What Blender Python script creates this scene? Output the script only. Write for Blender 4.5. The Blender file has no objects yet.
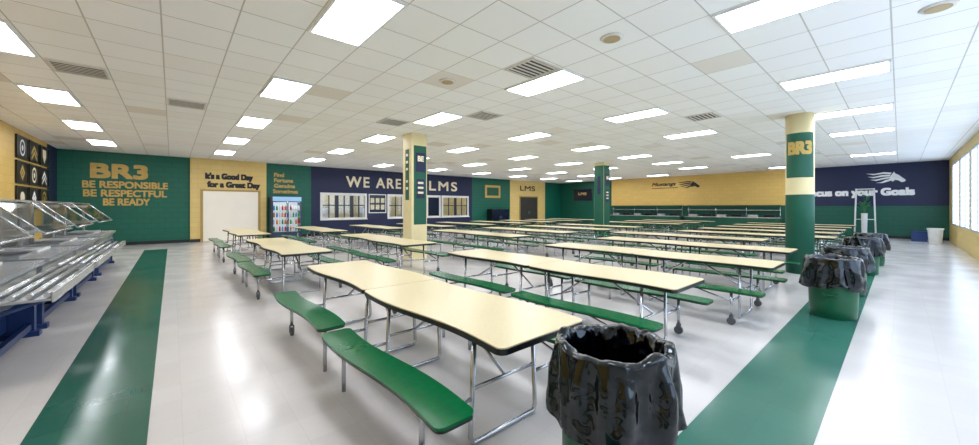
import bpy, bmesh, math, random
import numpy as np
from mathutils import Vector, Matrix, noise
random.seed(4)
S = bpy.context.scene
COL = S.collection
S.view_settings.view_transform = 'Standard'
F, CX, HY, EYE, H = 361.0, 489.5, 207.0, 1.5, 3.6
ANG = math.atan2(317.5, 361.0)
SA, CA = math.sin(ANG), math.cos(ANG)
YB, XR, XL, YW = 20.0, 26.0, -3.1, -1.45      # back wall, right wall, left wall, window wall
YK = 22.6                                      # kitchen behind the serving windows
PI = math.pi

def ray(px):
    k = (px - CX) / F
    return CA * k + SA, -SA * k + CA           # world x, y per unit depth
def on_back(px, py=207, Y=YB):
    x, y = ray(px); t = Y / y
    return x * t, EYE + (HY - py) / F * t
def on_right(px, py=207, X=XR):
    x, y = ray(px); t = X / x
    return y * t, EYE + (HY - py) / F * t
def on_left(px, py=207, X=XL):
    x, y = ray(px); t = X / x
    return y * t, EYE + (HY - py) / F * t

# ------------------------------------------------------------ materials
def lin(h):
    h = h.lstrip('#'); o = []
    for i in (0, 2, 4):
        c = int(h[i:i+2], 16) / 255
        o.append(c / 12.92 if c <= .04045 else ((c + .055) / 1.055) ** 2.4)
    return (*o, 1)
def mat(name, col, rough=.5, metal=0., var=.06, scale=6., bump=0., spec=.5):
    m = bpy.data.materials.new(name); m.use_nodes = True
    nt = m.node_tree; b = nt.nodes['Principled BSDF']
    b.inputs['Roughness'].default_value = rough
    b.inputs['Metallic'].default_value = metal
    b.inputs['Specular IOR Level'].default_value = spec
    tc = nt.nodes.new('ShaderNodeTexCoord')
    n = nt.nodes.new('ShaderNodeTexNoise'); n.inputs['Scale'].default_value = scale
    n.inputs['Detail'].default_value = 4
    nt.links.new(tc.outputs['Object'], n.inputs['Vector'])
    r = nt.nodes.new('ShaderNodeValToRGB')
    c = lin(col)
    r.color_ramp.elements[0].color = tuple(max(0, v * (1 - var)) for v in c[:3]) + (1,)
    r.color_ramp.elements[1].color = tuple(min(1, v * (1 + var)) for v in c[:3]) + (1,)
    r.color_ramp.elements[0].position = .3; r.color_ramp.elements[1].position = .7
    nt.links.new(n.outputs['Fac'], r.inputs['Fac'])
    nt.links.new(r.outputs['Color'], b.inputs['Base Color'])
    if bump:
        bp = nt.nodes.new('ShaderNodeBump'); bp.inputs['Strength'].default_value = bump
        bp.inputs['Distance'].default_value = .02
        nt.links.new(n.outputs['Fac'], bp.inputs['Height'])
        nt.links.new(bp.outputs['Normal'], b.inputs['Normal'])
    return m
def emit(name, col, st):
    m = bpy.data.materials.new(name); m.use_nodes = True
    nt = m.node_tree; b = nt.nodes['Principled BSDF']
    b.inputs['Base Color'].default_value = lin(col)
    b.inputs['Emission Color'].default_value = lin(col)
    b.inputs['Emission Strength'].default_value = st
    return m
def block_paint(name, col, axis='X', joint=.72):
    """painted concrete block: brick joints along the wall"""
    m = bpy.data.materials.new(name); m.use_nodes = True; nt = m.node_tree; b = nt.nodes['Principled BSDF']
    g = nt.nodes.new('ShaderNodeNewGeometry'); sp = nt.nodes.new('ShaderNodeSeparateXYZ'); cb = nt.nodes.new('ShaderNodeCombineXYZ')
    nt.links.new(g.outputs['Position'], sp.inputs[0]); nt.links.new(sp.outputs[axis], cb.inputs[0]); nt.links.new(sp.outputs['Z'], cb.inputs[1])
    br = nt.nodes.new('ShaderNodeTexBrick'); nt.links.new(cb.outputs[0], br.inputs['Vector'])
    br.inputs['Scale'].default_value = 1; br.inputs['Brick Width'].default_value = .42; br.inputs['Row Height'].default_value = .21
    br.inputs['Mortar Size'].default_value = .012; br.inputs['Mortar Smooth'].default_value = .4
    c = lin(col)
    br.inputs['Color1'].default_value = c; br.inputs['Color2'].default_value = tuple(v * .94 for v in c[:3]) + (1,)
    br.inputs['Mortar'].default_value = tuple(v * joint for v in c[:3]) + (1,)
    nt.links.new(br.outputs['Color'], b.inputs['Base Color']); b.inputs['Roughness'].default_value = .5
    return m

M = dict(
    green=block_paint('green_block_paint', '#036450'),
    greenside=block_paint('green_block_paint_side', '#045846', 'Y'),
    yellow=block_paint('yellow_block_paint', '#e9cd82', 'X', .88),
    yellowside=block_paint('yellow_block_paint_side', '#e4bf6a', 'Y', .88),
    navy=mat('navy_paint', '#152046', .55, scale=1.5),
    plaingreen=mat('green_column_paint', '#045741', .5, scale=1.5),
    cream=mat('cream_paint', '#e8daa8', .6, scale=2),
    offwhite=mat('off_white_reflector', '#e9edf2', .6, scale=2),  # for unseen wall behind the camera, pale to give cool reflections
    base=mat('baseboard_vinyl', '#0e1a20', .45),
    top=mat('cream_laminate', '#e0d2a6', .3, scale=40, var=.03),
    edge=mat('black_edge_trim', '#0b0e13', .35),
    bench=mat('green_bench_laminate', '#006c3b', .25, scale=20, var=.08),
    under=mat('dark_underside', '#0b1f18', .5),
    tube=mat('grey_steel_tube', '#c3c6ca', .25, .85),
    rubber=mat('caster_rubber', '#55585b', .5),
    can=mat('green_can_plastic', '#0a5a3a', .4, scale=12),
    steel=mat('stainless_steel', '#c9cccf', .25, .75, scale=3),
    railsteel=mat('brushed_rail_steel', '#b4b8bc', .3, .75, scale=3),
    navysteel=mat('navy_counter_panel', '#17356a', .4),
    white=mat('white_enamel', '#e9e9e6', .4),
    greyframe=mat('pale_window_frame', '#c3cad0', .4),
    darkframe=mat('dark_window_frame', '#2c3240', .4),
    door=mat('pale_door', '#fdf7e8', .5, scale=2, var=.02),
    doorframe=mat('tan_door_frame', '#b79a5c', .5),
    darkdoor=mat('dark_door', '#33342f', .5),
    black=mat('black_plastic', '#101114', .35),
    gold=mat('gold_letter_paint', '#cfae5c', .5, var=.1),
    palegold=mat('pale_gold_letter_paint', '#efe4c6', .5),
    whitepaint=mat('white_letter_paint', '#f4f4f2', .5),
    darkpaint=mat('dark_letter_paint', '#1a1a18', .5),
    screen=mat('dark_screen', '#141d33', .15),
    paper=mat('poster_paper', '#d8cfae', .6, scale=14, var=.3),
    leaf=mat('leaf_green', '#2c7a3c', .5, var=.4, scale=20),
    leaf_pot=mat('plant_pot_white', '#dcdcd8', .5),
    glow=emit('cooler_light_strip', '#eef4fa', 9.),
    cooler=mat('cooler_grey_blue', '#2b3f58', .35),
    coolerin=emit('cooler_glow_liner', '#dfeaf2', .45),  # liner glows by itself to brighten the inside, though no lamp
    header=emit('cooler_header', '#8db4d6', .35),
    vent=mat('vent_metal', '#d8d3c9', .5),
    ventdark=mat('vent_dark', '#3a3833', .7),
    speaker=mat('speaker_grille', '#b9a27c', .7),
    diff=emit('fluorescent_diffuser', '#f5f7ff', 16.6),
)
# bottles of several colours
m = bpy.data.materials.new('coloured_drinks'); m.use_nodes = True; nt = m.node_tree; b = nt.nodes['Principled BSDF']
oi = nt.nodes.new('ShaderNodeObjectInfo'); r = nt.nodes.new('ShaderNodeValToRGB'); r.color_ramp.interpolation = 'CONSTANT'
for p, c in ((.2, '#d8862c'), (.4, '#b8322c'), (.6, '#5c9fd6'), (.8, '#3f9a54')):
    e = r.color_ramp.elements.new(p); e.color = lin(c)
r.color_ramp.elements[0].color = lin('#e6e8ea'); r.color_ramp.elements[-1].color = lin('#d9d3bd')
nt.links.new(oi.outputs['Random'], r.inputs['Fac']); nt.links.new(r.outputs['Color'], b.inputs['Base Color']); b.inputs['Roughness'].default_value = .25
M['bottle'] = m
# trash bag plastic: glossy, with crease lines
m = mat('black_bag_plastic', '#030406', .1, var=.2, scale=9, spec=.7); M['bag'] = m
nt = m.node_tree; b = nt.nodes['Principled BSDF']
b.inputs['Specular Tint'].default_value = (.82, .92, 1, 1)
tc = nt.nodes.new('ShaderNodeTexCoord'); nz = nt.nodes.new('ShaderNodeTexNoise'); nz.inputs['Scale'].default_value = 5
nt.links.new(tc.outputs['Object'], nz.inputs['Vector'])
mxv = nt.nodes.new('ShaderNodeMix'); mxv.data_type = 'RGBA'; mxv.inputs[0].default_value = .25
nt.links.new(tc.outputs['Object'], mxv.inputs[6]); nt.links.new(nz.outputs['Color'], mxv.inputs[7])
vo = nt.nodes.new('ShaderNodeTexVoronoi'); vo.feature = 'SMOOTH_F1'; vo.inputs['Scale'].default_value = 12; vo.inputs['Smoothness'].default_value = .1
nt.links.new(mxv.outputs[2], vo.inputs['Vector'])
bp = nt.nodes.new('ShaderNodeBump'); bp.inputs['Strength'].default_value = .45; bp.inputs['Distance'].default_value = .018
nt.links.new(vo.outputs['Distance'], bp.inputs['Height']); nt.links.new(bp.outputs['Normal'], b.inputs['Normal'])
# glass
def glassmat(name, fac, tint):
    m = bpy.data.materials.new(name); m.use_nodes = True; nt = m.node_tree; nt.nodes.clear()
    o = nt.nodes.new('ShaderNodeOutputMaterial'); mx = nt.nodes.new('ShaderNodeMixShader'); mx.inputs[0].default_value = fac
    tr = nt.nodes.new('ShaderNodeBsdfTransparent'); tr.inputs[0].default_value = tint
    gl = nt.nodes.new('ShaderNodeBsdfGlossy'); gl.inputs['Roughness'].default_value = .05
    nt.links.new(tr.outputs[0], mx.inputs[1]); nt.links.new(gl.outputs[0], mx.inputs[2]); nt.links.new(mx.outputs[0], o.inputs[0])
    return m
M['glass'] = glassmat('guard_glass', .36, (.74, .75, .74, 1))
M['pane'] = glassmat('window_glass', .08, (.97, .98, .97, 1))

def grid_nodes(nt, ox, oy, px, py, w):
    g = nt.nodes.new('ShaderNodeNewGeometry'); sp = nt.nodes.new('ShaderNodeSeparateXYZ')
    nt.links.new(g.outputs['Position'], sp.inputs[0])
    def ma(op, a, bb):
        n = nt.nodes.new('ShaderNodeMath'); n.operation = op
        for i, v in enumerate((a, bb)):
            if v is None: continue
            if isinstance(v, (int, float)): n.inputs[i].default_value = v
            else: nt.links.new(v, n.inputs[i])
        return n.outputs[0]
    lines, ids = [], []
    for ax, off, per in (('X', ox, px), ('Y', oy, py)):
        q = ma('DIVIDE', ma('SUBTRACT', sp.outputs[ax], off), per)
        ids.append(ma('FLOOR', q, None))
        lines.append(ma('GREATER_THAN', ma('ABSOLUTE', ma('SUBTRACT', ma('FRACT', q, None), .5), None), .5 - w / 2 / per))
    line = ma('MAXIMUM', lines[0], lines[1])
    cb = nt.nodes.new('ShaderNodeCombineXYZ')
    nt.links.new(ids[0], cb.inputs[0]); nt.links.new(ids[1], cb.inputs[1])
    wn = nt.nodes.new('ShaderNodeTexWhiteNoise'); wn.noise_dimensions = '3D'
    nt.links.new(cb.outputs[0], wn.inputs['Vector'])
    return g, line, wn.outputs['Value']
def mixc(nt, fac, a, b_, mode='MIX'):
    n = nt.nodes.new('ShaderNodeMix'); n.data_type = 'RGBA'; n.blend_type = mode
    for sock, v in ((n.inputs[0], fac), (n.inputs[6], a), (n.inputs[7], b_)):
        if isinstance(v, (int, float)): sock.default_value = v
        elif isinstance(v, tuple): sock.default_value = v
        else: nt.links.new(v, sock)
    return n.outputs[2]
TX, TY, LX0, LY0 = .644, .656, -1.7, .72
# ceiling
m = bpy.data.materials.new('ceiling_tiles'); m.use_nodes = True; nt = m.node_tree; b = nt.nodes['Principled BSDF']
g, line, rnd = grid_nodes(nt, LX0 + TX / 2, LY0, TX, TY, .015)
r = nt.nodes.new('ShaderNodeValToRGB'); e = r.color_ramp.elements
e[0].color = lin('#e6dfd3'); e[0].position = 0
e[1].color = lin('#fbfaf8'); e[1].position = .8
x = e.new(.02); x.color = lin('#e9e2d7')
x = e.new(.04); x.color = lin('#f7f5f1')
nt.links.new(rnd, r.inputs['Fac'])
ns = nt.nodes.new('ShaderNodeTexNoise'); ns.inputs['Scale'].default_value = 60
nt.links.new(g.outputs['Position'], ns.inputs['Vector'])
c1 = mixc(nt, .03, r.outputs['Color'], ns.outputs['Fac'], 'MULTIPLY')
c2 = mixc(nt, line, c1, lin('#c8c3bb'))
nt.links.new(c2, b.inputs['Base Color']); b.inputs['Roughness'].default_value = .85
M['ceil'] = m
# floor
def floor_mat(name, ca, cb_, cl, rough):
    m = bpy.data.materials.new(name); m.use_nodes = True; nt = m.node_tree; b = nt.nodes['Principled BSDF']
    g, line, rnd = grid_nodes(nt, .36, .36, .305, .305, .003)
    ns = nt.nodes.new('ShaderNodeTexNoise'); ns.inputs['Scale'].default_value = 1.6; ns.inputs['Detail'].default_value = 7
    nt.links.new(g.outputs['Position'], ns.inputs['Vector'])
    n2 = nt.nodes.new('ShaderNodeTexNoise'); n2.inputs['Scale'].default_value = 70
    nt.links.new(g.outputs['Position'], n2.inputs['Vector'])
    c0 = mixc(nt, rnd, lin(ca), lin(cb_))
    c1 = mixc(nt, .06, c0, ns.outputs['Fac'], 'MULTIPLY')
    c1 = mixc(nt, .08, c1, n2.outputs['Fac'], 'MULTIPLY')
    c2 = mixc(nt, line, c1, lin(cl))
    nt.links.new(c2, b.inputs['Base Color'])
    b.inputs['Specular IOR Level'].default_value = .5
    mr = nt.nodes.new('ShaderNodeMapRange'); mr.inputs['From Min'].default_value = .3; mr.inputs['From Max'].default_value = .7
    mr.inputs['To Min'].default_value = rough * .75; mr.inputs['To Max'].default_value = rough * 1.35
    nt.links.new(ns.outputs['Fac'], mr.inputs['Value']); nt.links.new(mr.outputs[0], b.inputs['Roughness'])
    bp = nt.nodes.new('ShaderNodeBump'); bp.inputs['Strength'].default_value = .05; bp.inputs['Distance'].default_value = .01
    n3 = nt.nodes.new('ShaderNodeTexNoise'); n3.inputs['Scale'].default_value = 6
    nt.links.new(g.outputs['Position'], n3.inputs['Vector'])
    nt.links.new(n3.outputs['Fac'], bp.inputs['Height']); nt.links.new(bp.outputs['Normal'], b.inputs['Normal'])
    return m
M['floor'] = floor_mat('waxed_floor_tiles', '#d6d2ce', '#dbd7d3', '#c7c3bf', .2)
M['stripe'] = floor_mat('green_floor_tiles', '#245f4f', '#276454', '#205748', .17)
M['stripe2'] = floor_mat('pale_green_floor_tiles', '#3a7566', '#3d7969', '#356e5f', .18)
# window blinds glow in place of daylight, slat shading set in the emission
m = bpy.data.materials.new('glowing_blinds'); m.use_nodes = True; nt = m.node_tree; b = nt.nodes['Principled BSDF']
g = nt.nodes.new('ShaderNodeNewGeometry'); sp = nt.nodes.new('ShaderNodeSeparateXYZ'); nt.links.new(g.outputs['Position'], sp.inputs[0])
a1 = nt.nodes.new('ShaderNodeMath'); a1.operation = 'MULTIPLY'; a1.inputs[1].default_value = 6; nt.links.new(sp.outputs['Z'], a1.inputs[0])
a2 = nt.nodes.new('ShaderNodeMath'); a2.operation = 'FRACT'; nt.links.new(a1.outputs[0], a2.inputs[0])
a3 = nt.nodes.new('ShaderNodeMapRange'); a3.inputs['To Min'].default_value = .9; a3.inputs['To Max'].default_value = 4.4
nt.links.new(a2.outputs[0], a3.inputs['Value'])
b.inputs['Emission Color'].default_value = lin('#c6deff'); nt.links.new(a3.outputs[0], b.inputs['Emission Strength'])
M['blind'] = m

# ------------------------------------------------------------ mesh helpers
class MB:
    def __init__(s): s.bm = bmesh.new()
    def box(s, x0, x1, y0, y1, z0, z1, mi=0):
        vs = [s.bm.verts.new((x, y, z)) for z in (z0, z1) for y in (y0, y1) for x in (x0, x1)]
        for f in ((0,2,3,1),(4,5,7,6),(0,1,5,4),(2,6,7,3),(0,4,6,2),(1,3,7,5)):
            s.bm.faces.new([vs[i] for i in f]).material_index = mi
        return s
    def tube(s, pts, r, n=8):
        pts = [Vector(p) for p in pts]; rings = []; up = None
        for i, p in enumerate(pts):
            a = (p - pts[i-1]).normalized() if i else None
            c = (pts[i+1] - p).normalized() if i < len(pts) - 1 else None
            t = (a + c).normalized() if a and c else (a or c)
            if up is None:
                up = t.orthogonal().normalized()
            else:
                up = (up - t * up.dot(t)).normalized()
            w = t.cross(up)
            rings.append([s.bm.verts.new(p + (up * math.cos(q) + w * math.sin(q)) * r) for q in [2 * PI * j / n for j in range(n)]])
        for A, B in zip(rings, rings[1:]):
            for j in range(n):
                f = s.bm.faces.new((A[j], A[(j+1) % n], B[(j+1) % n], B[j])); f.smooth = True
        s.bm.faces.new(rings[0][::-1]); s.bm.faces.new(rings[-1])
        return s
    def lathe(s, prof, n=32, c=(0,0,0), mats=None, cap=True):
        rings = []
        for r, z in prof:
            rings.append([s.bm.verts.new((c[0] + r * math.cos(2*PI*j/n), c[1] + r * math.sin(2*PI*j/n), c[2] + z)) for j in range(n)])
        for i, (A, B) in enumerate(zip(rings, rings[1:])):
            for j in range(n):
                f = s.bm.faces.new((A[j], A[(j+1) % n], B[(j+1) % n], B[j])); f.smooth = True
                if mats: f.material_index = mats[i]
        if cap:
            s.bm.faces.new(rings[0][::-1]); s.bm.faces.new(rings[-1])
        return s
    def wheel(s, x, y, z, r, w, n=16):
        A = [s.bm.verts.new((x - w/2, y + r*math.cos(2*PI*j/n), z + r*math.sin(2*PI*j/n))) for j in range(n)]
        B = [s.bm.verts.new((x + w/2, v.co.y, v.co.z)) for v in A]
        for j in range(n): s.bm.faces.new((A[j], A[(j+1) % n], B[(j+1) % n], B[j])).smooth = True
        s.bm.faces.new(A[::-1]); s.bm.faces.new(B)
        return s
    def prism(s, out, z0, z1):
        A = [s.bm.verts.new((x, y, z0)) for x, y in out]; B = [s.bm.verts.new((x, y, z1)) for x, y in out]
        n = len(out)
        for j in range(n): s.bm.faces.new((A[j], A[(j+1) % n], B[(j+1) % n], B[j]))
        s.bm.faces.new(A[::-1]); s.bm.faces.new(B)
        return s
    def poly(s, pts): s.bm.faces.new([s.bm.verts.new(p) for p in pts]); return s
    def build(s, name, mats, parent=None, loc=None, label=None):
        bmesh.ops.recalc_face_normals(s.bm, faces=s.bm.faces)
        me = bpy.data.meshes.new(name); s.bm.to_mesh(me); s.bm.free()
        for mm in (mats if isinstance(mats, list) else [mats]): me.materials.append(mm)
        o = bpy.data.objects.new(name, me); COL.objects.link(o)
        if parent: o.parent = parent
        if loc: o.location = loc
        if label: o['label'] = label
        return o
def tag(o, label, cat, group=None):
    o['label'] = label; o['category'] = cat
    if group: o['group'] = group
    return o
def thing(name, label, cat, loc=(0,0,0), rz=0, group=None):
    o = bpy.data.objects.new(name, None); COL.objects.link(o); o.empty_display_size = .1
    o.location = loc; o.rotation_euler = (0, 0, rz)
    return tag(o, label, cat, group)
def struct(o): o['kind'] = 'structure'; return o
def dup(root, loc, label, group=None):
    r = root.copy(); COL.objects.link(r); r.location = loc; r['label'] = label
    if group: r['group'] = group
    for ch in list(root.children):
        c = ch.copy(); COL.objects.link(c); c.parent = r
        for gch in list(ch.children):
            d = gch.copy(); COL.objects.link(d); d.parent = c
    return r
def text_part(body, w, h, parent, mtl, dx=0, dz=0, bold=0., shear=0., name='lettering', space=1.):
    cu = bpy.data.curves.new('t', 'FONT'); cu.body = body; cu.size = 1; cu.shear = shear; cu.space_character = space
    to = bpy.data.objects.new('t', cu); COL.objects.link(to)
    bpy.context.view_layer.update()
    me = bpy.data.meshes.new_from_object(to.evaluated_get(bpy.context.evaluated_depsgraph_get()))
    bpy.data.objects.remove(to)
    xs = [v.co.x for v in me.vertices]; ys = [v.co.y for v in me.vertices]
    x0, x1, y0, y1 = min(xs), max(xs), min(ys), max(ys)
    bx = bold * h
    P = [(((v.co.x - x0) / (x1 - x0) - .5) * (w - 2*bx), ((v.co.y - y0) / (y1 - y0) - .5) * (h - 2*bx)) for v in me.vertices]
    FA = [tuple(p.vertices) for p in me.polygons]
    V, FF = [], []
    shifts = [(0, 0)] if not bold else [(sx * bx, sz * bx) for sx in (-1, 0, 1) for sz in (-1, 0, 1)]
    for k, (sx, sz) in enumerate(shifts):
        o_ = len(V)
        V += [(x + dx + sx, -.008 - .0004 * k, z + dz + sz) for x, z in P]
        FF += [tuple(i + o_ for i in f) for f in FA]
    m2 = bpy.data.meshes.new(name); m2.from_pydata(V, [], FF); m2.materials.append(mtl)
    o = bpy.data.objects.new(name, m2); COL.objects.link(o); o.parent = parent
    return o
ORD = ['first','second','third','fourth','fifth','sixth','seventh','eighth','ninth','tenth','eleventh']

# ------------------------------------------------------------ room shell
struct(MB().box(XL-.2, XR+.2, YW-.2, YK+.2, -.1, 0).build('floor', M['floor']))
struct(MB().box(XL-.2, XR+.2, YW-.2, YK+.2, H, H+.1).build('ceiling', M['ceil']))
struct(MB().box(-.72, -.12, -.6, 17.3, 0, .003).build('trim_1', M['stripe']))
struct(MB().box(.4, 24.5, .36, .96, 0, .003).build('trim_2', M['stripe2']))
# back wall, with real openings in the navy section
w = MB()
XS = [XL-.2, on_back(190)[0], on_back(266)[0], on_back(311)[0], on_back(472)[0], on_back(510)[0], on_back(545)[0], XR+.2]
OPEN = [(on_back(a)[0], on_back(b_)[0], nc) for a, b_, nc in ((321, 366, 3), (388, 403, 1), (427, 440, 0), (442, 468, 2))]
OZ0, OZ1 = .85, 2.2
for i, mi in enumerate((0, 1, 0, 2, 0, 1, 0)):
    d = .10 if i in (1,) else 0
    if i == 3:
        w.box(XS[3], XS[4], YB, YB+.2, 0, OZ0, 2); w.box(XS[3], XS[4], YB, YB+.2, OZ1, H, 2)
        ed = [XS[3]] + sum([[o[0], o[1]] for o in OPEN], []) + [XS[4]]
        for k in range(0, len(ed), 2): w.box(ed[k], ed[k+1], YB, YB+.2, OZ0, OZ1, 2)
    else:
        w.box(XS[i], XS[i+1], YB - d, YB+.2, 0, H, mi)
struct(w.build('wall_back', [M['green'], M['yellow'], M['navy']]))
w = MB(); w.box(XS[3]-.3, XS[4]+.3, YK, YK+.2, 0, H); w.box(XS[3]-.3, XS[3]-.1, YB+.2, YK, 0, H); w.box(XS[4]+.1, XS[4]+.3, YB+.2, YK, 0, H)
struct(w.build('wall_kitchen', M['cream']))
w = MB()
yd1, yd2 = 15.0, on_right(800)[0]
w.box(XR, XR+.2, yd1, YB, 0, H, 0)
w.box(XR, XR+.2, yd2, yd1, 1.6, H, 1); w.box(XR, XR+.2, yd2, yd1, 0, 1.6, 0)
w.box(XR, XR+.2, YW-.2, yd2, 1.55, H, 2); w.box(XR, XR+.2, YW-.2, yd2, 0, 1.55, 0)
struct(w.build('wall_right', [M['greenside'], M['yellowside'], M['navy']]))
w = MB()
w.box(XL-.2, XL, YW-.2, 18.6, 0, H, 0); w.box(XL-.2, XL, 18.6, YB, 0, H, 1)
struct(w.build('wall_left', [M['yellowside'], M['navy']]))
w = MB(); WZ0, WZ1 = .75, 3.3
w.box(XL, 15.3, YW-.2, YW, 0, WZ0, 1); w.box(XL, 15.3, YW-.2, YW, WZ1, H, 1)  # unseen stretch made off-white as a reflector for cool bag highlights
w.box(15.3, XR, YW-.2, YW, 0, WZ0, 0); w.box(15.3, XR, YW-.2, YW, WZ1, H, 0)
edges = [XL] + sum([[1+3*i, 3.7+3*i] for i in range(8)], []) + [XR]
for i in range(0, len(edges), 2): w.box(edges[i], edges[i+1], YW-.2, YW, WZ0, WZ1, 0 if edges[i] > 15 else 1)
struct(w.build('wall_front', [M['yellow'], M['offwhite']]))
for i in range(8):
    x0, x1 = 1+3*i, 3.7+3*i
    p = struct(MB().box(x0, x1, YW-.06, YW-.04, WZ0, WZ1).build('window_%d' % (i+1), M['blind']))
    f = MB()
    for a, b_ in ((x0, x0+.06), (x1-.06, x1), ((x0+x1)/2-.03, (x0+x1)/2+.03)): f.box(a, b_, YW-.035, YW-.005, WZ0, WZ1)
    f.box(x0+.06, x1-.06, YW-.034, YW-.006, WZ0, WZ0+.06); f.box(x0+.06, x1-.06, YW-.034, YW-.006, WZ1-.06, WZ1)
    f.build('window_frame', M['greyframe'], p)
bb = MB(); bb.box(XL, XS[1], YB-.02, YB, 0, .13); bb.box(XS[1], on_back(201)[0], YB-.12, YB-.1, 0, .13); bb.box(on_back(260)[0], XS[2], YB-.12, YB-.1, 0, .13); bb.box(XS[2], XR, YB-.02, YB, 0, .13)
struct(bb.build('baseboard_back', M['base']))
struct(MB().box(XR-.02, XR, YW, YB-.02, 0, .13).build('baseboard_right', M['base']))
struct(MB().box(XL, XL+.02, YW, YB-.02, 0, .13).build('baseboard_left', M['base']))

# ------------------------------------------------------------ ceiling lights
def make_light(loc, label):
    t = thing('ceiling_light', label, 'ceiling light', loc, 0, 'fluorescent ceiling lights')
    f = MB(); a, l = TX/2-.015, TY-.015
    f.box(-a, a, -l, -l+.03, -.025, -.001); f.box(-a, a, l-.03, l, -.025, -.001)
    f.box(-a, -a+.03, -l+.03, l-.03, -.025, -.001); f.box(a-.03, a, -l+.03, l-.03, -.025, -.001)
    f.build('frame', M['white'], t)
    MB().box(-a+.03, a-.03, -l+.03, l-.03, -.02, -.002).build('diffuser', M['diff'], t)
    return t
L0 = None
SKIP = {(6, 0), (8, 0), (5, 1), (7, 1), (8, 2), (7, 3)}
for j in range(9):
    for k in range(6):
        if k == 0 and j < 1 or (j, k) in SKIP: continue
        loc = (LX0 + 3.22*j, LY0 + 3.28*k, H)
        lab = 'bright ceiling light, %s row from the serving line, %s from the windows' % (ORD[j], ORD[k])
        if L0 is None: L0 = make_light(loc, lab)
        else: dup(L0, loc, lab)
for x, nm in ((7.0, 'left'), (10.5, 'middle'), (14.0, 'right')):
    dup(L0, (x, 21.4, H), 'ceiling light in the kitchen behind the navy wall, %s of three' % nm)

def snap(x, y):
    return (LX0 + round((x - LX0) / TX) * TX, LY0 + TY/2 + round((y - LY0 - TY/2) / TY) * TY, H)
def ceil_vent(x, y, lab):
    t = thing('ceiling_vent', lab, 'vent', snap(x, y), 0, 'ceiling vents')
    a = .27
    MB().box(-a, a, -a, a, -.006, -.001).build('backing', M['ventdark'], t)
    f = MB(); f.box(-a-.03, a+.03, -a-.03, -a, -.02, -.001); f.box(-a-.03, a+.03, a, a+.03, -.02, -.001)
    f.box(-a-.03, -a, -a, a, -.02, -.001); f.box(a, a+.03, -a, a, -.02, -.001)
    f.build('frame', M['vent'], t)
    for q in range(6):
        MB().box(-a, a, -a+.03+q*.088, -a+.066+q*.088, -.010, -.0065).build('slat', M['vent'], t)
for x, y, lab in ((-1.08, 8.1, 'square louvred ceiling vent above the serving line'),
                  (.2, 9.6, 'square louvred ceiling vent over the green floor stripe'),
                  (4.0, 3.7, 'square louvred ceiling vent beside the light above the front tables'),
                  (5.6, 6.3, 'small louvred ceiling vent just in front of the square column'),
                  (4.0, 8.4, 'louvred ceiling vent left of the square column'),
                  (9.3, 3.0, 'louvred ceiling vent near the round column')):
    ceil_vent(x, y, lab)
for x, y, lab in ((4.06, 2.4, 'round tan ceiling speaker nearest the camera'), (6.0, -.25, 'round ceiling speaker close to the windows'),
                  (3.7, 5.2, 'round tan ceiling speaker above the second table')):
    t = thing('ceiling_speaker', lab, 'speaker', snap(x, y), 0, 'round ceiling speakers')
    MB().lathe([(.10, -.02), (.125, -.018), (.14, -.001)], 24).build('rim', M['vent'], t)
    MB().lathe([(.098, -.026), (.1, -.021)], 24).build('grille', M['speaker'], t)

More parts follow.
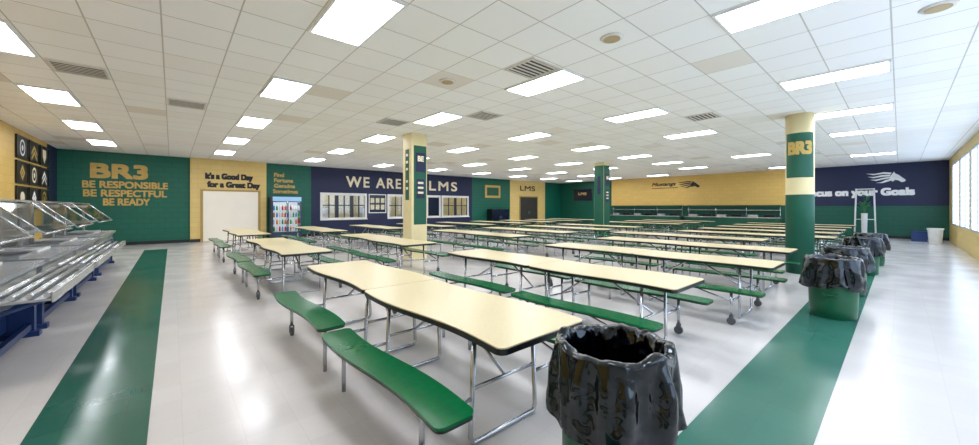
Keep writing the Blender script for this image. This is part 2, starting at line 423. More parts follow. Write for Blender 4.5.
# ------------------------------------------------------------ mobile bench tables
WA = .032
def wave_outline(y0, y1, cx, hw, grow=0., rad=.05, amp=WA):
    L, R = [], []; N = 36
    for i in range(N + 1):
        u = .5 - .5 * math.cos(PI * i / N)
        y = y0 + (y1 - y0) * u
        d = min(y - y0, y1 - y)
        h = hw if d >= rad else hw - rad + math.sqrt(max(0, rad**2 - (rad - d)**2))
        off = amp * math.sin(2 * PI * y / 1.83)
        yy = y + (grow if i == N else -grow if i == 0 else 0)
        L.append((cx + off - h - grow, yy)); R.append((cx + off + h + grow, yy))
    return L[::-1] + R
XBN = .65
def make_table(loc, label):
    t = thing('bench_table', label, 'table', loc, 0, 'cafeteria bench tables')
    for s in (-1, 1):
        a, b_ = sorted((s * .006, s * 1.83))
        tp = MB().prism(wave_outline(a, b_, 0, .39), .735, .742).build('tabletop', M['top'], t)
        MB().prism(wave_outline(a, b_, 0, .39, .005), .702, .7348).build('edge_band', M['edge'], tp)
        for e in (-1, 1):
            a2, b2 = sorted((s * .055, s * 1.8))
            bs = MB().prism(wave_outline(a2, b2, e * XBN, .122, 0, .05, .03), .436, .45).build('bench_seat', M['bench'], t)
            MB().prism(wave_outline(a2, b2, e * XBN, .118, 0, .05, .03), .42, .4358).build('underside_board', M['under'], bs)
        yl = s * 1.46
        MB().tube([(-.27, yl, .701), (-.30, yl, .06), (-.28, yl, .018), (.28, yl, .018), (.30, yl, .06), (.27, yl, .701)], .017).build('end_leg_frame', M['tube'], t)
        yi = s * .24
        MB().tube([(-.25, yi, .701), (-.28, yi, .06), (-.26, yi, .018), (.26, yi, .018), (.28, yi, .06), (.25, yi, .701)], .017).build('center_leg_frame', M['tube'], t)
        br = MB(); br.tube([(-.285, yl, .36), (.285, yl, .36)], .013); br.tube([(0, yl, .36), (0, s*.85, .701)], .013)
        br.build('brace', M['tube'], t)
        br = MB(); br.tube([(-.265, yi, .36), (.265, yi, .36)], .013); br.tube([(0, yi, .36), (0, s*.75, .701)], .013)
        br.build('brace', M['tube'], t)
        for e in (-1, 1):
            xb = e * XBN
            lg = MB(); lg.tube([(xb, yl, .42), (xb, yl, .12)], .017); lg.tube([(e*.285, yl, .30), (xb, yl, .30)], .014)
            lg.tube([(xb, yl - s*.02, .30), (xb, s * 1.0, .42)], .011)
            lg = lg.build('bench_leg', M['tube'], t)
            c = MB().wheel(xb, yl, .048, .048, .03)
            c.box(xb-.024, xb-.017, yl-.02, yl+.02, .04, .12); c.box(xb+.017, xb+.024, yl-.02, yl+.02, .04, .12); c.box(xb-.024, xb+.024, yl-.02, yl+.02, .113, .122)
            c.build('caster', M['rubber'], lg)
            lg = MB(); lg.tube([(xb, yi, .42), (xb, yi, .0)], .017); lg.tube([(e*.265, yi, .30), (xb, yi, .30)], .014)
            lg.build('bench_leg', M['tube'], t)
    return t
rows = [
    ('in row beside trash cans', [(1.7,1.4),(3.85,1.36),(6.0,1.05),(8.15,1.22),(10.3,2.05),(12.45,1.05),(14.6,1.15),(16.75,1.2),(18.9,1.2),(21.05,1.2)]),
    ('in the middle row of tables', [(v,6.5) for v in (1.7,3.85,6.8,8.95,11.1,13.25,17.1,19.25,21.4)]),
    ('in the row nearest the navy wall', [(v,11.7) for v in (1.7,3.85,6.0,8.15,10.3,12.45,14.6,16.75,18.9)]),
]
T0 = None
for ri, (rn, lst) in enumerate(rows):
    for i, (v, u0) in enumerate(lst):
        lab = 'long cream bench table, %s from the serving line %s' % (ORD[i], rn)
        if T0 is None: T0 = make_table((v, u0 + 1.83, 0), 'foreground cream bench table with wavy green benches, next to the big black trash bag')
        else: dup(T0, (v, u0 + 1.83, 0), lab)

# ------------------------------------------------------------ trash cans and bags
def make_can(x, y, lab):
    t = thing('trash_can', lab, 'trash can', (x, y, 0), 0, 'green trash cans')
    MB().lathe([(.225, 0), (.24, .02), (.250, .15), (.258, .60), (.259, .74), (.268, .745), (.270, .785), (.260, .79), (.250, .785), (.245, .70), (.227, .03)], 48).build('can_body', M['can'], t)
    for s in (-1, 1):
        MB().tube([(s*.248, -.07, .34), (s*.270, -.065, .325), (s*.275, 0, .32), (s*.270, .065, .325), (s*.248, .07, .34)], .012).build('handle', M['can'], t)
    return t
def rim(th, so):
    """uneven puffy fold of plastic lying over the rim: height above the rim"""
    c, s = math.cos(th), math.sin(th)
    return .050 * max(0, noise.noise(Vector((c*2.0, s*2.0, 1)) + so)) + .022 * abs(noise.noise(Vector((c*5, s*5, 4)) + so))
def drape(seed, length, excess=.30, n=150, K=34, steps=130, iters=8):
    """hang a thin sheet with spare width from the rim of the can (position based dynamics)"""
    rs = np.random.RandomState(seed)
    so = Vector((seed * 7.3, seed * 3.1, seed))
    th = 2 * np.pi * np.arange(n) / n
    t = np.linspace(0, 1, K)
    R0, Z0 = .287, .808
    P = np.zeros((K, n, 3))
    colL = np.array([length * (1 + .24 * noise.noise(Vector((math.cos(a)*1.6, math.sin(a)*1.6, 2)) + so) + .12 * noise.noise(Vector((math.cos(a)*4, math.sin(a)*4, 5)) + so)) for a in th])
    pat = np.zeros((K, n))
    for i in range(K):
        for j in range(n):
            c, s = math.cos(th[j]), math.sin(th[j])
            sk = th[j] + 1.3 * t[i] * noise.noise(Vector((c*1.3, s*1.3, 7)) + so)      # slanting gathers
            c2, s2 = math.cos(sk), math.sin(sk)
            nz = noise.noise(Vector((c2*2.6, s2*2.6, t[i]*2.0)) + so) * .075 + noise.noise(Vector((c2*5, s2*5, t[i]*3.5)) + so) * .030
            pat[i, j] = noise.noise(Vector((c*2.5, s*2.5, t[i]*3 + 9)) + so)
            r = R0 + t[i] * .050 + nz * min(1, t[i]*4)
            P[i, j] = (r*math.cos(th[j]), r*math.sin(th[j]), Z0 + rim(th[j], so)*(1-t[i]) - t[i]*colL[j]*.90)
    ex = 1 + excess * np.clip(t * 2.6, .06, 1)
    rest_h = (2*np.pi*R0/n) * ex[:, None] * (1 + .20*pat + .03*rs.randn(K, n))
    rest_v = np.tile(colL[None, :]/(K-1), (K-1, 1)) * (1 + .11*pat[:-1] + .03*rs.randn(K-1, n))
    rest_b = rest_h * 3.55                                   # keeps folds broad
    top = P[0].copy(); prev = P.copy()
    def corr(A, B, L, only_short=False):
        d = B - A; l = np.sqrt((d*d).sum(-1)) + 1e-9
        c = (l - L)
        if only_short: c = np.minimum(c, 0)
        return d * (c / l * .5)[..., None]
    for st in range(steps):
        vel = (P - prev) * .93; prev = P.copy()
        P = P + vel; P[..., 2] -= .00015
        for it in range(iters):
            D = np.zeros_like(P)
            c = corr(P, np.roll(P, -1, 1), rest_h); D += c; D -= np.roll(c, 1, 1)
            c = corr(P[:-1], P[1:], rest_v); D[:-1] += c; D[1:] -= c
            q = np.roll(P, -1, 1)
            L = np.sqrt(rest_h[:-1]**2 + rest_v**2)
            c = corr(P[:-1], q[1:], L) * .5; D[:-1] += c; D[1:] -= np.roll(c, 1, 1)
            c = corr(q[:-1], P[1:], L) * .5; D[:-1] += np.roll(c, 1, 1); D[1:] -= c
            c = corr(P, np.roll(P, -4, 1), rest_b, True) * .5; D += c; D -= np.roll(c, 4, 1)
            P = P + D * .42
            r = np.sqrt(P[..., 0]**2 + P[..., 1]**2) + 1e-9
            k = np.clip(np.maximum(r, .281), None, .368) / r
            P[..., 0] *= k; P[..., 1] *= k
            P[0] = top
    Q = P.copy()                                           # light fairing: taut between its folds
    Q[1:-1] = .5*P[1:-1] + .125*(P[:-2] + P[2:] + np.roll(P, 1, 1)[1:-1] + np.roll(P, -1, 1)[1:-1])
    return Q
BAGME = {}
def make_bag(x, y, seed, lab, length, kind, rz):
    if kind not in BAGME:
        P = drape(seed, length, n=150 if kind == 'near' else 110, K=32 if kind == 'near' else 24)
        K, n = P.shape[:2]
        so = Vector((seed * 7.3, seed * 3.1, seed))
        bm = bmesh.new(); rings = []
        for i in range(12):
            r0, z0 = .205 + .030*i/12, .36 + .43*i/12
            ring = []
            for j in range(n):
                th = 2*PI*j/n; c, s = math.cos(th), math.sin(th)
                tw = th + .6*(.8 - z0); c2, s2 = math.cos(tw), math.sin(tw)
                fo = abs(noise.noise(Vector((c2*4, s2*4, z0*2)) + so)) + .5*abs(noise.noise(Vector((c2*9, s2*9, z0*3)) + so))
                ring.append(bm.verts.new(((r0 - .040*fo)*c, (r0 - .040*fo)*s, z0)))
            rings.append(ring)
        for q in range(6):
            a = PI - PI * (q + .5) / 6
            ring = []
            for j in range(n):
                th = 2*PI*j/n; c, s = math.cos(th), math.sin(th)
                rr = .262 + .025*math.cos(a) - .030*abs(noise.noise(Vector((c*4, s*4, 2)) + so))*(1 if q < 3 else 0)
                ring.append(bm.verts.new((rr*c, rr*s, .797 + .013*math.sin(a) + rim(th, so)*min(1, 1.25*math.sin(a) if q < 3 else 1))))
            rings.append(ring)
        for i in range(1, K):
            rings.append([bm.verts.new(tuple(P[i, j])) for j in range(n)])
        for A, B in zip(rings, rings[1:]):
            for j in range(n):
                bm.faces.new((A[j], A[(j+1) % n], B[(j+1) % n], B[j])).smooth = True
        bm.faces.new(rings[0])
        mb = MB(); mb.bm.free(); mb.bm = bm
        o = mb.build('trash_bag', M['bag'], None, (x, y, 0)); BAGME[kind] = o.data
    else:
        o = bpy.data.objects.new('trash_bag', BAGME[kind]); COL.objects.link(o); o.location = (x, y, 0)
    o.rotation_euler = (0, 0, rz)
    if kind == 'near':
        sm = o.modifiers.new('sub', 'SUBSURF'); sm.levels = 1; sm.render_levels = 1
    return tag(o, lab, 'trash bag', 'black trash bags')
cans = [(1.69, .97, 'green trash can in the foreground beneath the big black bag', 'large crinkled black trash bag nearest the camera, hanging over its can'),
        (6.83, .61, 'green trash can on the green floor stripe, second from the camera', 'black trash bag over the second can on the green stripe'),
        (8.75, .62, 'green trash can partly hidden behind the second can', 'black trash bag just behind the second can'),
        (11.7, .55, 'green trash can beyond the round column, second from the far end', 'black trash bag second from the far end of the cans'),
        (13.6, .5, 'farthest green trash can along the stripe', 'black trash bag on the farthest can')]
for i, (x, y, l1, l2) in enumerate(cans):
    make_can(x, y, l1); make_bag(x, y, i + 3, l2, .39 if i else .325, 'far' if i else 'near', i * 1.3)

# ------------------------------------------------------------ columns
def square_column(x, y, lab, full):
    t = thing('square_column', lab, 'column', (x, y, 0), 0, 'square columns'); a = .25
    MB().box(-a, a, -a, a, 0, H).build('shaft', M['cream'], t)
    zl, zh = (0, H-.15) if full else (1.0, 3.25)
    g = .0 if full else .06
    MB().box(-a+.01+g, a-.01-g*.3, -a-.012, -a-.001, zl, zh).build('green_panel', M['plaingreen'], t)
    if full: MB().box(-a-.012, -a-.001, -a+.01, a-.01, zl, zh).build('green_panel', M['plaingreen'], t)
    else:
        sb = MB().box(-a-.012, -a-.001, -.11, .09, 1.7, 3.15).build('banner', M['plaingreen'], t)
        mk = MB()
        for zz in (2.95, 2.75, 2.55, 2.2, 2.0): mk.box(-a-.016, -a-.0125, -.07, .05, zz, zz+.07)
        mk.build('marking', M['palegold'], sb)
    bn = MB().box(-a+.13, a-.07, -a-.02, -a-.0125, 2.5, 3.05).build('banner', M['navy'], t)
    e = text_part('BE', .2, .16, bn, M['palegold'], .03, 2.88, .06); e.location = (0, -a-.02, 0)
    b2 = MB().box(-a+.15, a-.09, -a-.02, -a-.0125, 1.75, 2.3).build('banner', M['navy'], t)
    mk = MB()
    for zz in (2.16, 2.02, 1.88): mk.box(-a+.19, a-.13, -a-.024, -a-.0205, zz, zz+.06)
    mk.build('marking', M['palegold'], b2)
    if full: MB().box(-a-.022, -a-.0125, -.08, .08, 2.1, 2.95).build('banner', M['navy'], t)
square_column(5.32, 9.34, 'square cream column with green banners in front of the navy wall', False)
square_column(15.4, 9.39, 'distant square green column in front of the yellow wall', True)
t = thing('round_column', 'round cream and green column beside the trash cans', 'column', (10.76, 1.51, 0))
R0 = .255
MB().lathe([(R0, 0), (R0, 1.78), (R0, H)], 48, mats=[0, 1]).build('shaft', [M['plaingreen'], M['cream']], t)
w = MB(); R1 = R0 + .006; n = 28; va = math.atan2(-1.51, -10.76)
A = []
for q in range(n + 1):
    a = va - 1.1 + 2.2 * q / n
    A.append((R1 * math.cos(a), R1 * math.sin(a)))
for p, q in zip(A, A[1:]): w.poly([(p[0], p[1], 2.16), (q[0], q[1], 2.16), (q[0], q[1], 3.16), (p[0], p[1], 3.16)])
ban = w.build('banner', M['plaingreen'], t)
for body, zz, ww, hh in (('BR3', 2.82, .44, .30),):
    e = text_part(body, ww, hh, ban, M['gold'], 0, zz, .06)
    for v in e.data.vertices:      # wrap the letters round the shaft
        a = va + v.co.x / R0
        rr = R1 + .004 - v.co.y * .3
        v.co = Vector((rr * math.cos(a), rr * math.sin(a), v.co.z))

# ------------------------------------------------------------ wall lettering on the back wall
def back_sign(name, label, lines, Y=YB, cat='wall sign', space=1.):
    pts = [(on_back(l[1], l[3], Y), on_back(l[2], l[4], Y)) for l in lines]
    cx = (pts[0][0][0] + pts[0][1][0]) / 2
    t = thing(name, label, cat, (cx, Y - .001, 0))
    for l, (p, q) in zip(lines, pts):
        xm = (p[0] + q[0]) / 2
        zt = on_back((l[1]+l[2])/2, l[3], Y)[1]; zb = on_back((l[1]+l[2])/2, l[4], Y)[1]
        text_part(l[0], q[0] - p[0], zt - zb, t, l[5], xm - cx, (zt + zb) / 2, l[6] if len(l) > 6 else .0, l[7] if len(l) > 7 else 0, 'lettering', space)
    return t
back_sign('wall_lettering', 'gold BR3 be responsible, respectful, ready lettering on the green wall', [
    ('BR3', 90, 148, 164, 179, M['gold'], .06), ('BE RESPONSIBLE', 82, 168, 181.5, 188.5, M['gold'], .045),
    ('BE RESPECTFUL', 83, 167, 190, 197, M['gold'], .045), ('BE READY', 103, 150, 198.5, 205.5, M['gold'], .045)])
back_sign('wall_lettering', "dark It's a Good Day for a Great Day lettering above the pale doorway", [
    ("It's a Good Day", 205, 253, 173.5, 181.5, M['darkpaint'], .065, 0), ("for a Great Day", 207, 260, 182, 189.6, M['darkpaint'], .065, 0)], YB - .1)
back_sign('wall_lettering', 'small stacked gold lettering above the drinks cooler', [
    ('Find', 274, 284, 173, 177, M['gold'], .05), ('Fortune', 274, 293, 178.5, 182.5, M['gold'], .05),
    ('Genuine', 274, 295, 184, 188, M['gold'], .05), ('Sometimes', 273, 298, 189.5, 193.5, M['gold'], .05)])
back_sign('wall_lettering', 'large pale WE ARE LMS lettering on the navy wall', [
    ('WE ARE', 346, 401, 177.5, 188, M['palegold'], .03), ('LMS', 429, 457, 181.5, 191, M['palegold'], .03)], YB, 'wall sign', 1.22)
back_sign('wall_lettering', 'small dark LMS lettering on the far yellow wall section above the door', [
    ('LMS', 520, 535, 186, 191, M['darkpaint'], .03)])

# ------------------------------------------------------------ doors and windows on the back wall
yy = YB - .1
x0, x1 = on_back(203, 207, yy)[0], on_back(258, 207, yy)[0]; zt = on_back(230, 191.5, yy)[1]
f = MB(); f.box(x0-.09, x0, yy-.05, yy-.001, 0, zt+.07); f.box(x1, x1+.09, yy-.05, yy-.001, 0, zt+.07); f.box(x0, x1, yy-.05, yy-.001, zt, zt+.07)
d1 = struct(f.build('door_1', M['doorframe']))
MB().box(x0+.005, x1-.005, yy-.03, yy-.002, .01, zt-.005).build('door_panel', M['door'], d1)
x0, x1 = on_back(520)[0], on_back(537)[0]; zt = 2.3
f = MB(); f.box(x0-.08, x0, YB-.05, YB-.001, 0, zt+.08); f.box(x1, x1+.08, YB-.05, YB-.001, 0, zt+.08); f.box(x0, x1, YB-.05, YB-.001, zt, zt+.08)
d2 = struct(f.build('door_2', M['doorframe']))
xm = (x0 + x1) / 2
for a, b_, hx in ((x0+.01, xm-.005, xm-.1), (xm+.005, x1-.01, xm+.06)):
    pnl = MB().box(a, b_, YB-.035, YB-.002, .01, zt-.005).build('door_panel', M['darkdoor'], d2)
    MB().box(hx, hx+.04, YB-.07, YB-.036, .95, 1.2).build('door_handle', M['steel'], pnl)
wn = 9
for x0, x1, nc in OPEN:
    z0, z1 = OZ0, OZ1
    p = struct(MB().box(x0+.08, x1-.08, YB+.05, YB+.056, z0+.08, z1-.08).build('window_%d' % wn, M['pane'] if nc else M['screen'])); wn += 1
    f = MB(); f.box(x0-.04, x0+.07, YB-.03, YB-.001, z0-.04, z1+.06); f.box(x1-.07, x1+.04, YB-.03, YB-.001, z0-.04, z1+.06)
    f.box(x0+.07, x1-.07, YB-.03, YB-.001, z0-.04, z0+.07); f.box(x0+.07, x1-.07, YB-.03, YB-.001, z1-.07, z1+.06)
    f.build('window_frame', M['white'], p)
    g_ = MB()
    for q in range(1, nc): xx = x0 + (x1-x0)*q/nc; g_.box(xx-.09, xx+.09, YB-.02, YB+.04, z0+.08, z1-.08)
    for q in range(nc):
        wd_ = (x1-x0)/nc; xx = x0 + wd_*(q + .5); g_.box(xx-.025, xx+.025, YB+.0, YB+.04, z0+.08, z1-.08)
    if nc:
        g_.box(x0+.09, x1-.09, YB+.002, YB+.038, z0+(z1-z0)*.55-.025, z0+(z1-z0)*.55+.025)
        g_.build('mullion', M['darkframe'], p)
    else: g_.bm.free()
    MB().box(x0-.05, x1+.05, YB-.12, YB-.031, z0-.05, z0-.001).build('window_sill', M['white'], p)
# kitchen equipment behind the glass
def kitchen_cabinet(x, lab):
    t = thing('kitchen_cabinet', lab, 'cabinet', (x, 22.2, 0), 0, 'white kitchen cabinets')
    MB().box(-.6, .6, -.3, .35, .08, 1.5).build('body', M['steel'], t)
    for s in (-1, 1):
        d = MB().box(min(s*.01, s*.58), max(s*.01, s*.58), -.325, -.301, .12, 1.46).build('cabinet_door', M['white'], t)
        MB().box(s*.06-.012, s*.06+.012, -.36, -.326, .9, 1.3).build('handle', M['black'], d)
        for sy in (-.22, .28): MB().box(s*.5-.03, s*.5+.03, sy-.03, sy+.03, 0, .08).build('foot', M['black'], t)
for q, x in enumerate((6.2, 9.4, 12.6)):
    kitchen_cabinet(x, 'white kitchen cabinet behind the navy wall windows, %s from the left' % ORD[q])

# notice board, television, cabinet on the back wall
def framed(name, label, cat, loc, rz, w, h, fm, sm, group=None, ft=.05):
    t = thing(name, label, cat, loc, rz, group)
    f = MB(); f.box(-w/2, w/2, -.04, -.002, h/2-ft, h/2); f.box(-w/2, w/2, -.04, -.002, -h/2, -h/2+ft)
    f.box(-w/2, -w/2+ft, -.04, -.002, -h/2+ft, h/2-ft); f.box(w/2-ft, w/2, -.04, -.002, -h/2+ft, h/2-ft)
    f.build('frame', fm, t)
    MB().box(-w/2+ft, w/2-ft, -.025, -.002, -h/2+ft, h/2-ft).build('sheet', sm, t)
    return t
xa, za = on_back(368.5, 194); xb, zb = on_back(386, 213)
t = framed('notice_board', 'framed notice board between the windows of the navy wall', 'notice board', ((xa+xb)/2, YB-.001, (za+zb)/2), 0, xb-xa, za-zb, M['white'], M['screen'])
for q in range(3):
    for k in range(2): MB().box(-.42+q*.31, -.20+q*.31, -.03, -.0255, -.34+k*.38, -.06+k*.38).build('poster', M['paper'], t)
def tv(label, loc, rz, w, h):
    t = thing('wall_television', label, 'television', loc, rz)
    MB().box(-w/2, w/2, -.07, -.002, -h/2, h/2).build('casing', M['black'], t)
    MB().box(-w/2+.04, w/2-.04, -.075, -.0705, -h/2+.05, h/2-.04).build('screen', M['screen'], t)
    return t
y, z = on_right(583, 195)
tt = tv('flat black television on the far green wall', (XR-.001, y, z), -PI/2, 1.75, 1.0)
e = text_part('LMS', .8, .22, tt, M['gold'], 0, .1, .05); e.location.y = -.075
x, z = on_back(495, 211)
t = thing('black_cabinet', 'low black cabinet against the far green wall section', 'cabinet', (x, YB-.35, 0))
MB().box(-.85, .85, -.27, .3, .08, 1.35).build('body', M['black'], t)
for s in (-1, 1):
    d = MB().box(min(s*.02, s*.82), max(s*.02, s*.82), -.295, -.271, .14, 1.28).build('cabinet_door', M['screen'], t)
    MB().box(s*.08-.015, s*.08+.015, -.32, -.296, .65, .85).build('handle', M['steel'], d)
for sx in (-.78, .78):
    for sy in (-.2, .22): MB().box(sx-.03, sx+.03, sy-.03, sy+.03, 0, .08).build('foot', M['black'], t)
xa, za = on_back(485, 185); xb, zb = on_back(500, 198)
t = framed('wall_plaque', 'gold edged plaque on the green wall above the black cabinet', 'plaque', ((xa+xb)/2, YB-.001, (za+zb)/2), 0, xb-xa, za-zb, M['gold'], M['plaingreen'], None, .16)

# drinks cooler
xa = on_back(272, 207, 19.2)[0]; xb = on_back(302, 207, 19.2)[0]; cw = xb - xa
t = thing('drinks_cooler', 'tall glass-front drinks cooler against the green wall', 'cooler', ((xa+xb)/2, 19.55, 0)); CT = t
h = 2.0
w = MB(); w.box(-cw/2, -cw/2+.05, -.35, .35, .1, h); w.box(cw/2-.05, cw/2, -.35, .35, .1, h); w.box(-cw/2+.05, cw/2-.05, .3, .35, .1, h)
w.box(-cw/2+.05, cw/2-.05, -.35, .3, h-.25, h); w.box(-cw/2+.05, cw/2-.05, -.35, .3, .1, .3)
w.build('body', M['cooler'], t)
MB().box(-cw/2+.051, cw/2-.051, .27, .299, .301, h-.251).build('liner', M['coolerin'], t)
MB().box(-cw/2+.06, cw/2-.06, -.3, -.25, h-.28, h-.255).build('light_strip', M['glow'], t)
MB().box(-cw/2+.03, cw/2-.03, -.365, -.351, h-.23, h-.02).build('header_panel', M['header'], t)
for q in range(4): MB().box(-cw/2+.055, cw/2-.055, -.28, .26, .34+q*.33, .355+q*.33).build('shelf', M['white'], t)
for s in (-1, 1):
    a, b_ = sorted((s*.01, s*(cw/2-.01)))
    f = MB(); f.box(a, a+.03, -.39, -.352, .3, h-.25); f.box(b_-.03, b_, -.39, -.352, .3, h-.25); f.box(a+.03, b_-.03, -.39, -.352, .3, .33); f.box(a+.03, b_-.03, -.39, -.352, h-.28, h-.25)
    d = f.build('door', M['cooler'], t)
    MB().box(s*.055-.012, s*.055+.012, -.43, -.391, .85, 1.3).build('handle', M['steel'], d)
for sx in (-1, 1):
    for sy in (-.3, .3): MB().box(sx*(cw/2-.08)-.03, sx*(cw/2-.08)+.03, sy-.03, sy+.03, 0, .1).build('foot', M['black'], t)
B0 = None
for q in range(4):
    for i in range(10):
        loc = ((xa+xb)/2 - cw/2 + .11 + i*(cw-.22)/9, 19.33, .356 + q*.33)
        lab = 'small drink bottle on a shelf of the glass-front cooler'
        if B0 is None:
            B0 = thing('drink_bottle', lab, 'bottle', loc, 0, 'bottles in the drinks cooler')
            MB().lathe([(.035, 0), (.042, .01), (.042, .16), (.022, .205), (.015, .22), (.015, .235)], 12).build('bottle_body', M['bottle'], B0)
            MB().lathe([(.018, .2355), (.018, .255)], 12).build('cap', M['white'], B0)
        else: dup(B0, loc, lab)

# ------------------------------------------------------------ right wall items
def right_sign(name, label, lines):
    t = thing(name, label, 'wall sign', (XR-.001, on_right((lines[0][1]+lines[0][2])/2)[0], 0), -PI/2)
    y0 = t.location.y
    for l in lines:
        ya = on_right(l[1])[0]; yb = on_right(l[2])[0]; pm = (l[1]+l[2])/2
        zt, zb = on_right(pm, l[3])[1], on_right(pm, l[4])[1]
        text_part(l[0], abs(ya-yb), zt-zb, t, l[5], y0 - (ya+yb)/2, (zt+zb)/2, l[6], l[7])
    return t, y0
def emblem(parent, y0, pa, pb, ya, yb, polys, mtl):
    """flat painted emblem on the right wall: polygons in a 0..1 box"""
    a, b_ = on_right(pa)[0], on_right(pb)[0]; pm = (pa+pb)/2
    zt, zb = on_right(pm, ya)[1], on_right(pm, yb)[1]
    w = MB()
    for k, pts in enumerate(polys):
        w.poly([((y0 - a) + (a - b_)*u, -.008 - .0005*k, zb + (zt - zb)*v) for u, v in pts])
    bmesh.ops.triangulate(w.bm, faces=w.bm.faces)
    return w.build('emblem', mtl, parent)
# head in profile with a long sweeping mane in streaks
HEAD = [[(.62,.60),(.68,.86),(.71,1.0),(.74,.84),(.83,.68),(.93,.40),(1.0,.20),(.96,.06),(.89,.04),(.82,.20),(.74,.26),(.68,.10),(.60,.30)],
        [(.66,.92),(.46,1.0),(.22,.88),(.0,.92),(.20,.76),(.44,.84),(.62,.76)],
        [(.63,.72),(.42,.74),(.20,.60),(.04,.62),(.20,.48),(.44,.58),(.61,.58)],
        [(.61,.54),(.44,.48),(.26,.34),(.10,.34),(.26,.22),(.48,.36),(.63,.42)],
        [(.63,.38),(.50,.26),(.38,.08),(.26,.04),(.42,.0),(.58,.14),(.68,.26)]]
t, y0 = right_sign('wall_lettering', 'white Focus on your Goals lettering and emblem on the navy wall', [
    ('Focus on your Goals', 805, 915, 188.5, 198, M['whitepaint'], .06, 0)])
emblem(t, y0, 866, 906, 172, 183, HEAD, M['whitepaint'])
t, y0 = right_sign('wall_lettering', 'small dark underlined lettering and horse head emblem on the long yellow wall', [('Mustangs', 652, 676, 182.5, 187, M['darkpaint'], .035, .3)])
emblem(t, y0, 652, 678, 187.8, 188.4, [[(0,0),(1,0),(1,1),(0,1)]], M['darkpaint'])
emblem(t, y0, 677, 700, 181, 188, HEAD, M['darkpaint'])
for ya, yb, lab in ((9.6, 14.7, 'long serving counter under the yellow wall, farther from the windows'), (4.4, 9.3, 'long serving counter under the yellow wall, nearer the round column')):
    t = thing('wall_counter', lab, 'serving counter', (XR-.03, (ya+yb)/2, 0), -PI/2); L = (yb-ya)/2
    MB().box(-L, L, -.72, -.08, .1, .86).build('body', M['plaingreen'], t)
    MB().box(-L+.05, L-.05, -.66, -.12, 0, .0995).build('plinth', M['black'], t)
    MB().box(-L-.03, L+.03, -.78, -.06, .861, .91).build('countertop', M['steel'], t)
    MB().box(-L, L, -.40, -.10, 1.30, 1.33).build('shelf', M['steel'], t)
    MB().box(-L, L, -.40, -.10, 1.58, 1.61).build('shelf', M['edge'], t)
    for q in range(4):
        xx = -L + .05 + q*(2*L-.1)/3
        MB().tube([(xx, -.25, .91), (xx, -.25, 1.585)], .018).build('post', M['steel'], t)
    for q in range(6):
        xx = -L + .45 + q*(2*L-.9)/5
        MB().box(xx-.25, xx+.25, -.65, -.42, .911, 1.05).build('food_warmer', M['edge' if q % 2 else 'steel'], t)
# slim white stand with leafy plant
y = ray(865)[1]/ray(865)[0]*25.3
t = thing('white_stand', 'slim white two-post stand in front of the navy wall', 'stand', (25.3, y, 0), -PI/2)
for s in (-1, 1):
    MB().tube([(s*.36, 0, .03), (s*.30, 0, 2.4)], .032).build('post', M['white'], t)
    MB().box(s*.36-.04, s*.36+.04, -.25, .25, 0, .03).build('foot', M['white'], t)
MB().tube([(-.30, 0, 2.37), (.30, 0, 2.37)], .025).build('crossbar', M['white'], t)
MB().tube([(-.34, 0, .9), (.34, 0, .9)], .02).build('crossbar', M['white'], t)
t = thing('potted_plant', 'small leafy green plant in a slim white pot by the white stand', 'plant', (24.8, y, 0))
MB().lathe([(.08, 0), (.09, .02), (.11, 1.15), (.12, 1.2), (.10, 1.2), (.09, 1.1)], 24).build('pot', M['leaf_pot'], t)
st = MB(); lf = MB()
for q in range(22):
    a = random.random()*2*PI; r = .04 + .12*random.random(); hz = 1.4 + .6*random.random()
    tip = Vector((r*math.cos(a), r*math.sin(a), hz))
    st.tube([(0, 0, 1.1), (tip.x*.4, tip.y*.4, hz*.85), tip], .006, 5)
    side = Vector((-math.sin(a), math.cos(a), 0)) * .06; out = Vector((math.cos(a), math.sin(a), .8)) * .17
    lf.poly([tip, tip + out*.5 + side, tip + out, tip + out*.5 - side])
st.build('stem', M['leaf'], t); lf.build('foliage', M['leaf'], t)
t = thing('waste_bin', 'small white waste bin standing by the navy wall near the windows', 'bin', (23.3, -.95, 0))
MB().lathe([(.16, 0), (.175, .02), (.21, .6), (.22, .62), (.20, .62), (.16, .04)], 28).build('bin_body', M['white'], t)
MB().lathe([(.222, .57), (.23, .58), (.23, .63), (.215, .635)], 28, cap=False).build('rim', M['white'], t)
t = thing('storage_tub', 'low dark blue tub beside the white waste bin', 'tub', (24.6, -.55, 0))
w = MB(); w.box(-.3, .3, -.22, -.19, 0, .4); w.box(-.3, .3, .19, .22, 0, .4); w.box(-.3, -.27, -.19, .19, 0, .4); w.box(.27, .3, -.19, .19, 0, .4); w.box(-.27, .27, -.19, .19, 0, .03)
w.build('tub_body', M['navysteel'], t)
w = MB(); w.box(-.32, .32, -.24, .24, .401, .44); w.build('lid', M['navysteel'], t)

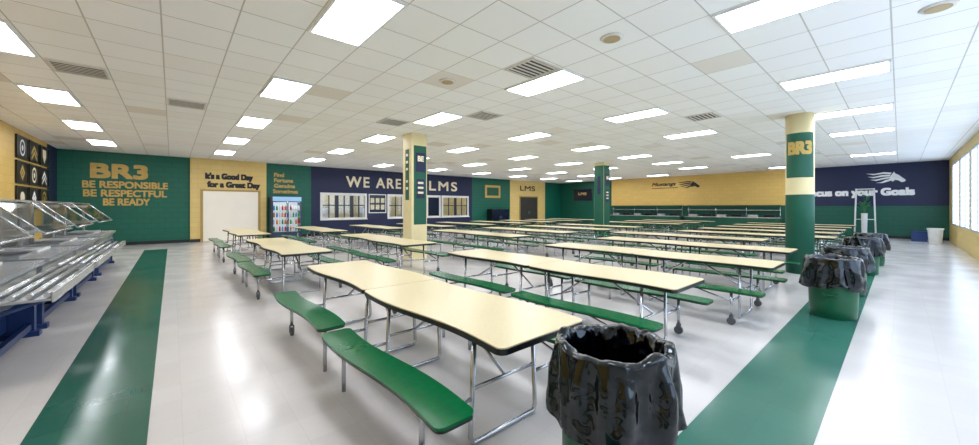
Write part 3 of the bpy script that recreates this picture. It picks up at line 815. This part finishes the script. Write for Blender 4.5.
# ------------------------------------------------------------ left wall boards: three by three black panels
ya0, yb0 = on_left(14)[0], on_left(47.5)[0]; cwid = (yb0 - ya0) / 3
def disc(e, r0, r1, n, rot=0, sq=1., cx=0, cz=0):
    out = [e.bm.verts.new((cx + r1*math.cos(2*PI*a/n+rot), -.03, cz + sq*r1*math.sin(2*PI*a/n+rot))) for a in range(n)]
    if r0 <= 0: e.bm.faces.new(out); return
    inn = [e.bm.verts.new((cx + r0*math.cos(2*PI*a/n+rot), -.03, cz + sq*r0*math.sin(2*PI*a/n+rot))) for a in range(n)]
    for a in range(n): e.bm.faces.new((out[a], out[(a+1) % n], inn[(a+1) % n], inn[a]))
for i in range(3):
    for k in range(3):
        yc = ya0 + cwid*(i+.5); zc = 3.12 - k*.68
        t = framed('emblem_board', '%s-row black emblem board on the yellow side wall, %s column' % (('top', 'middle', 'bottom')[k], ('nearest', 'central', 'farthest')[i]), 'framed board',
                   (XL+.001, yc, zc), PI/2, cwid-.1, .62, M['black'], M['darkpaint'], 'black boards on the side wall', .04)
        e = MB(); v = (i*4 + k*3) % 7
        if v == 0: disc(e, .17, .23, 24); disc(e, 0, .09, 5, PI/2)
        elif v == 1:      # shield
            e.poly([(-.2, -.03, .2), (.2, -.03, .2), (.2, -.03, -.02), (0, -.03, -.24), (-.2, -.03, -.02)])
        elif v == 2:
            for q in range(3): e.poly([(-.3+q*.05, -.03, .16-q*.14), (.3-q*.05, -.03, .16-q*.14), (.3-q*.05, -.03, .08-q*.14), (-.3+q*.05, -.03, .08-q*.14)])
        elif v == 3: disc(e, .1, .22, 4, 0); disc(e, 0, .05, 12)
        elif v == 4:      # arrow-like chevrons
            for q in range(2): e.poly([(-.28, -.03, -.02-q*.16), (0, -.03, .2-q*.16), (.28, -.03, -.02-q*.16), (.28, -.03, -.10-q*.16), (0, -.03, .1-q*.16), (-.28, -.03, -.10-q*.16)])
        elif v == 5:
            for q in (-1, 0, 1): disc(e, 0, .1, 5, PI/2, 1., q*.22, 0)
        else: disc(e, 0, .2, 24, 0, .8)
        bmesh.ops.triangulate(e.bm, faces=[f for f in e.bm.faces if len(f.verts) > 4])
        e.build('emblem', M[('whitepaint', 'gold', 'palegold')[(i + k) % 3]], t)

# ------------------------------------------------------------ serving line: separate steel units on blue bases
def counter(y0, y1, lab, rail):
    t = thing('serving_counter', lab, 'serving counter', (-1.6, y0, 0), 0, 'steel serving counters'); L = y1 - y0
    MB().box(-.38, .40, .03, L-.03, .50, .82).build('well_housing', M['steel'], t)
    MB().box(-.42, .46, 0, L, .8205, .87).build('countertop', M['steel'], t)
    MB().box(-.34, .20, .12, L-.12, .10, .495).build('base_cabinet', M['navysteel'], t)
    for sy in (.07, L-.07):      # broad blue end supports on a foot
        MB().box(-.36, .40, sy-.045, sy+.045, .06, .4995).build('end_support', M['navysteel'], t)
        MB().box(-.40, .44, sy-.06, sy+.06, 0, .0595).build('foot', M['navysteel'], t)
    fr = MB(); fr.box(.405, .425, .03, L-.03, .52, .66); fr.box(.33, .38, .116, L-.116, .08, .15); fr.build('frame_rail', M['navysteel'], t)
    n = 2
    for q in range(n):
        a = .15 + q*(L-.3)/n; b_ = a + (L-.3)/n - .08
        w = MB(); w.box(-.25, .2, a, b_, .8705, .875); w.box(-.25, -.23, a, b_, .8755, .9); w.box(.18, .2, a, b_, .8755, .9); w.box(-.23, .18, a, a+.02, .8755, .9); w.box(-.23, .18, b_-.02, b_, .8755, .9)
        w.build('food_pan', M['white' if q % 2 else 'railsteel'], t)
    a, b_ = .16, L - .16
    x1, z1, x2, z2 = .40, 1.16, .0, 1.56
    for yy in (a + .05, b_ - .05):
        MB().tube([(-.1, yy, .87), (-.1, yy, 1.56), (x2, yy, 1.565)], .028).build('guard_post', M['steel'], t)
    w = MB(); w.poly([(x1, a, z1), (x1, b_, z1), (x2, b_, z2), (x2, a, z2)]); w.build('glass_panel', M['glass'], t)
    w = MB(); w.tube([(x1, a, z1), (x1, b_, z1)], .014); w.tube([(x1, a, z1), (x2, a, z2)], .012); w.tube([(x1, b_, z1), (x2, b_, z2)], .012); w.build('guard_rail', M['steel'], t)
    MB().box(-.42, .01, a, b_, 1.575, 1.60).build('top_shelf', M['steel'], t)
    MB().box(-.385, .16, a+.11, b_-.11, 1.13, 1.15).build('middle_shelf', M['railsteel'], t)
    MB().box(-.25, -.02, a+.15, b_-.15, 1.49, 1.54).build('heat_lamp', M['white'], t)
    MB().box(-.41, -.39, a, b_, .871, 1.574).build('back_panel', M['railsteel'], t)
    if rail:
        tr = MB().box(.48, .84, 0, L, .715, .735).build('tray_rail', M['railsteel'], t)
        for q in range(4): MB().tube([(.53+q*.095, .01, .765), (.53+q*.095, L-.01, .765)], .021).build('rail_bar', M['steel'], tr)
        MB().box(.842, .858, 0, L, .70, .785).build('rail_edge', M['steel'], tr)
        for yy in (.15, L-.15):
            MB().tube([(.427, yy, .58), (.78, yy, .705)], .02).build('bracket', M['navysteel'], t)
counter(4.7, 6.75, 'steel serving counter with tray rail nearest the camera', True)
counter(6.95, 8.85, 'steel serving counter with tray rail, second from the camera', True)
counter(9.05, 10.95, 'steel serving counter with tray rail, third from the camera', True)
counter(11.5, 14.0, 'farthest steel serving counter, without tray rail', False)

# ------------------------------------------------------------ world and camera
wd = bpy.data.worlds.new('World'); S.world = wd; wd.use_nodes = True
wd.node_tree.nodes['Background'].inputs[0].default_value = (.8, .9, 1, 1); wd.node_tree.nodes['Background'].inputs[1].default_value = 1
cd = bpy.data.cameras.new('Camera'); cam = bpy.data.objects.new('Camera', cd); COL.objects.link(cam)
cam.location = (0, 0, EYE); cam.rotation_euler = (PI/2, 0, -ANG)
cd.sensor_width = 36; cd.lens = F / 979 * 36; cd.shift_y = -(222.5 - HY) / 979; cd.clip_start = .05
S.camera = cam
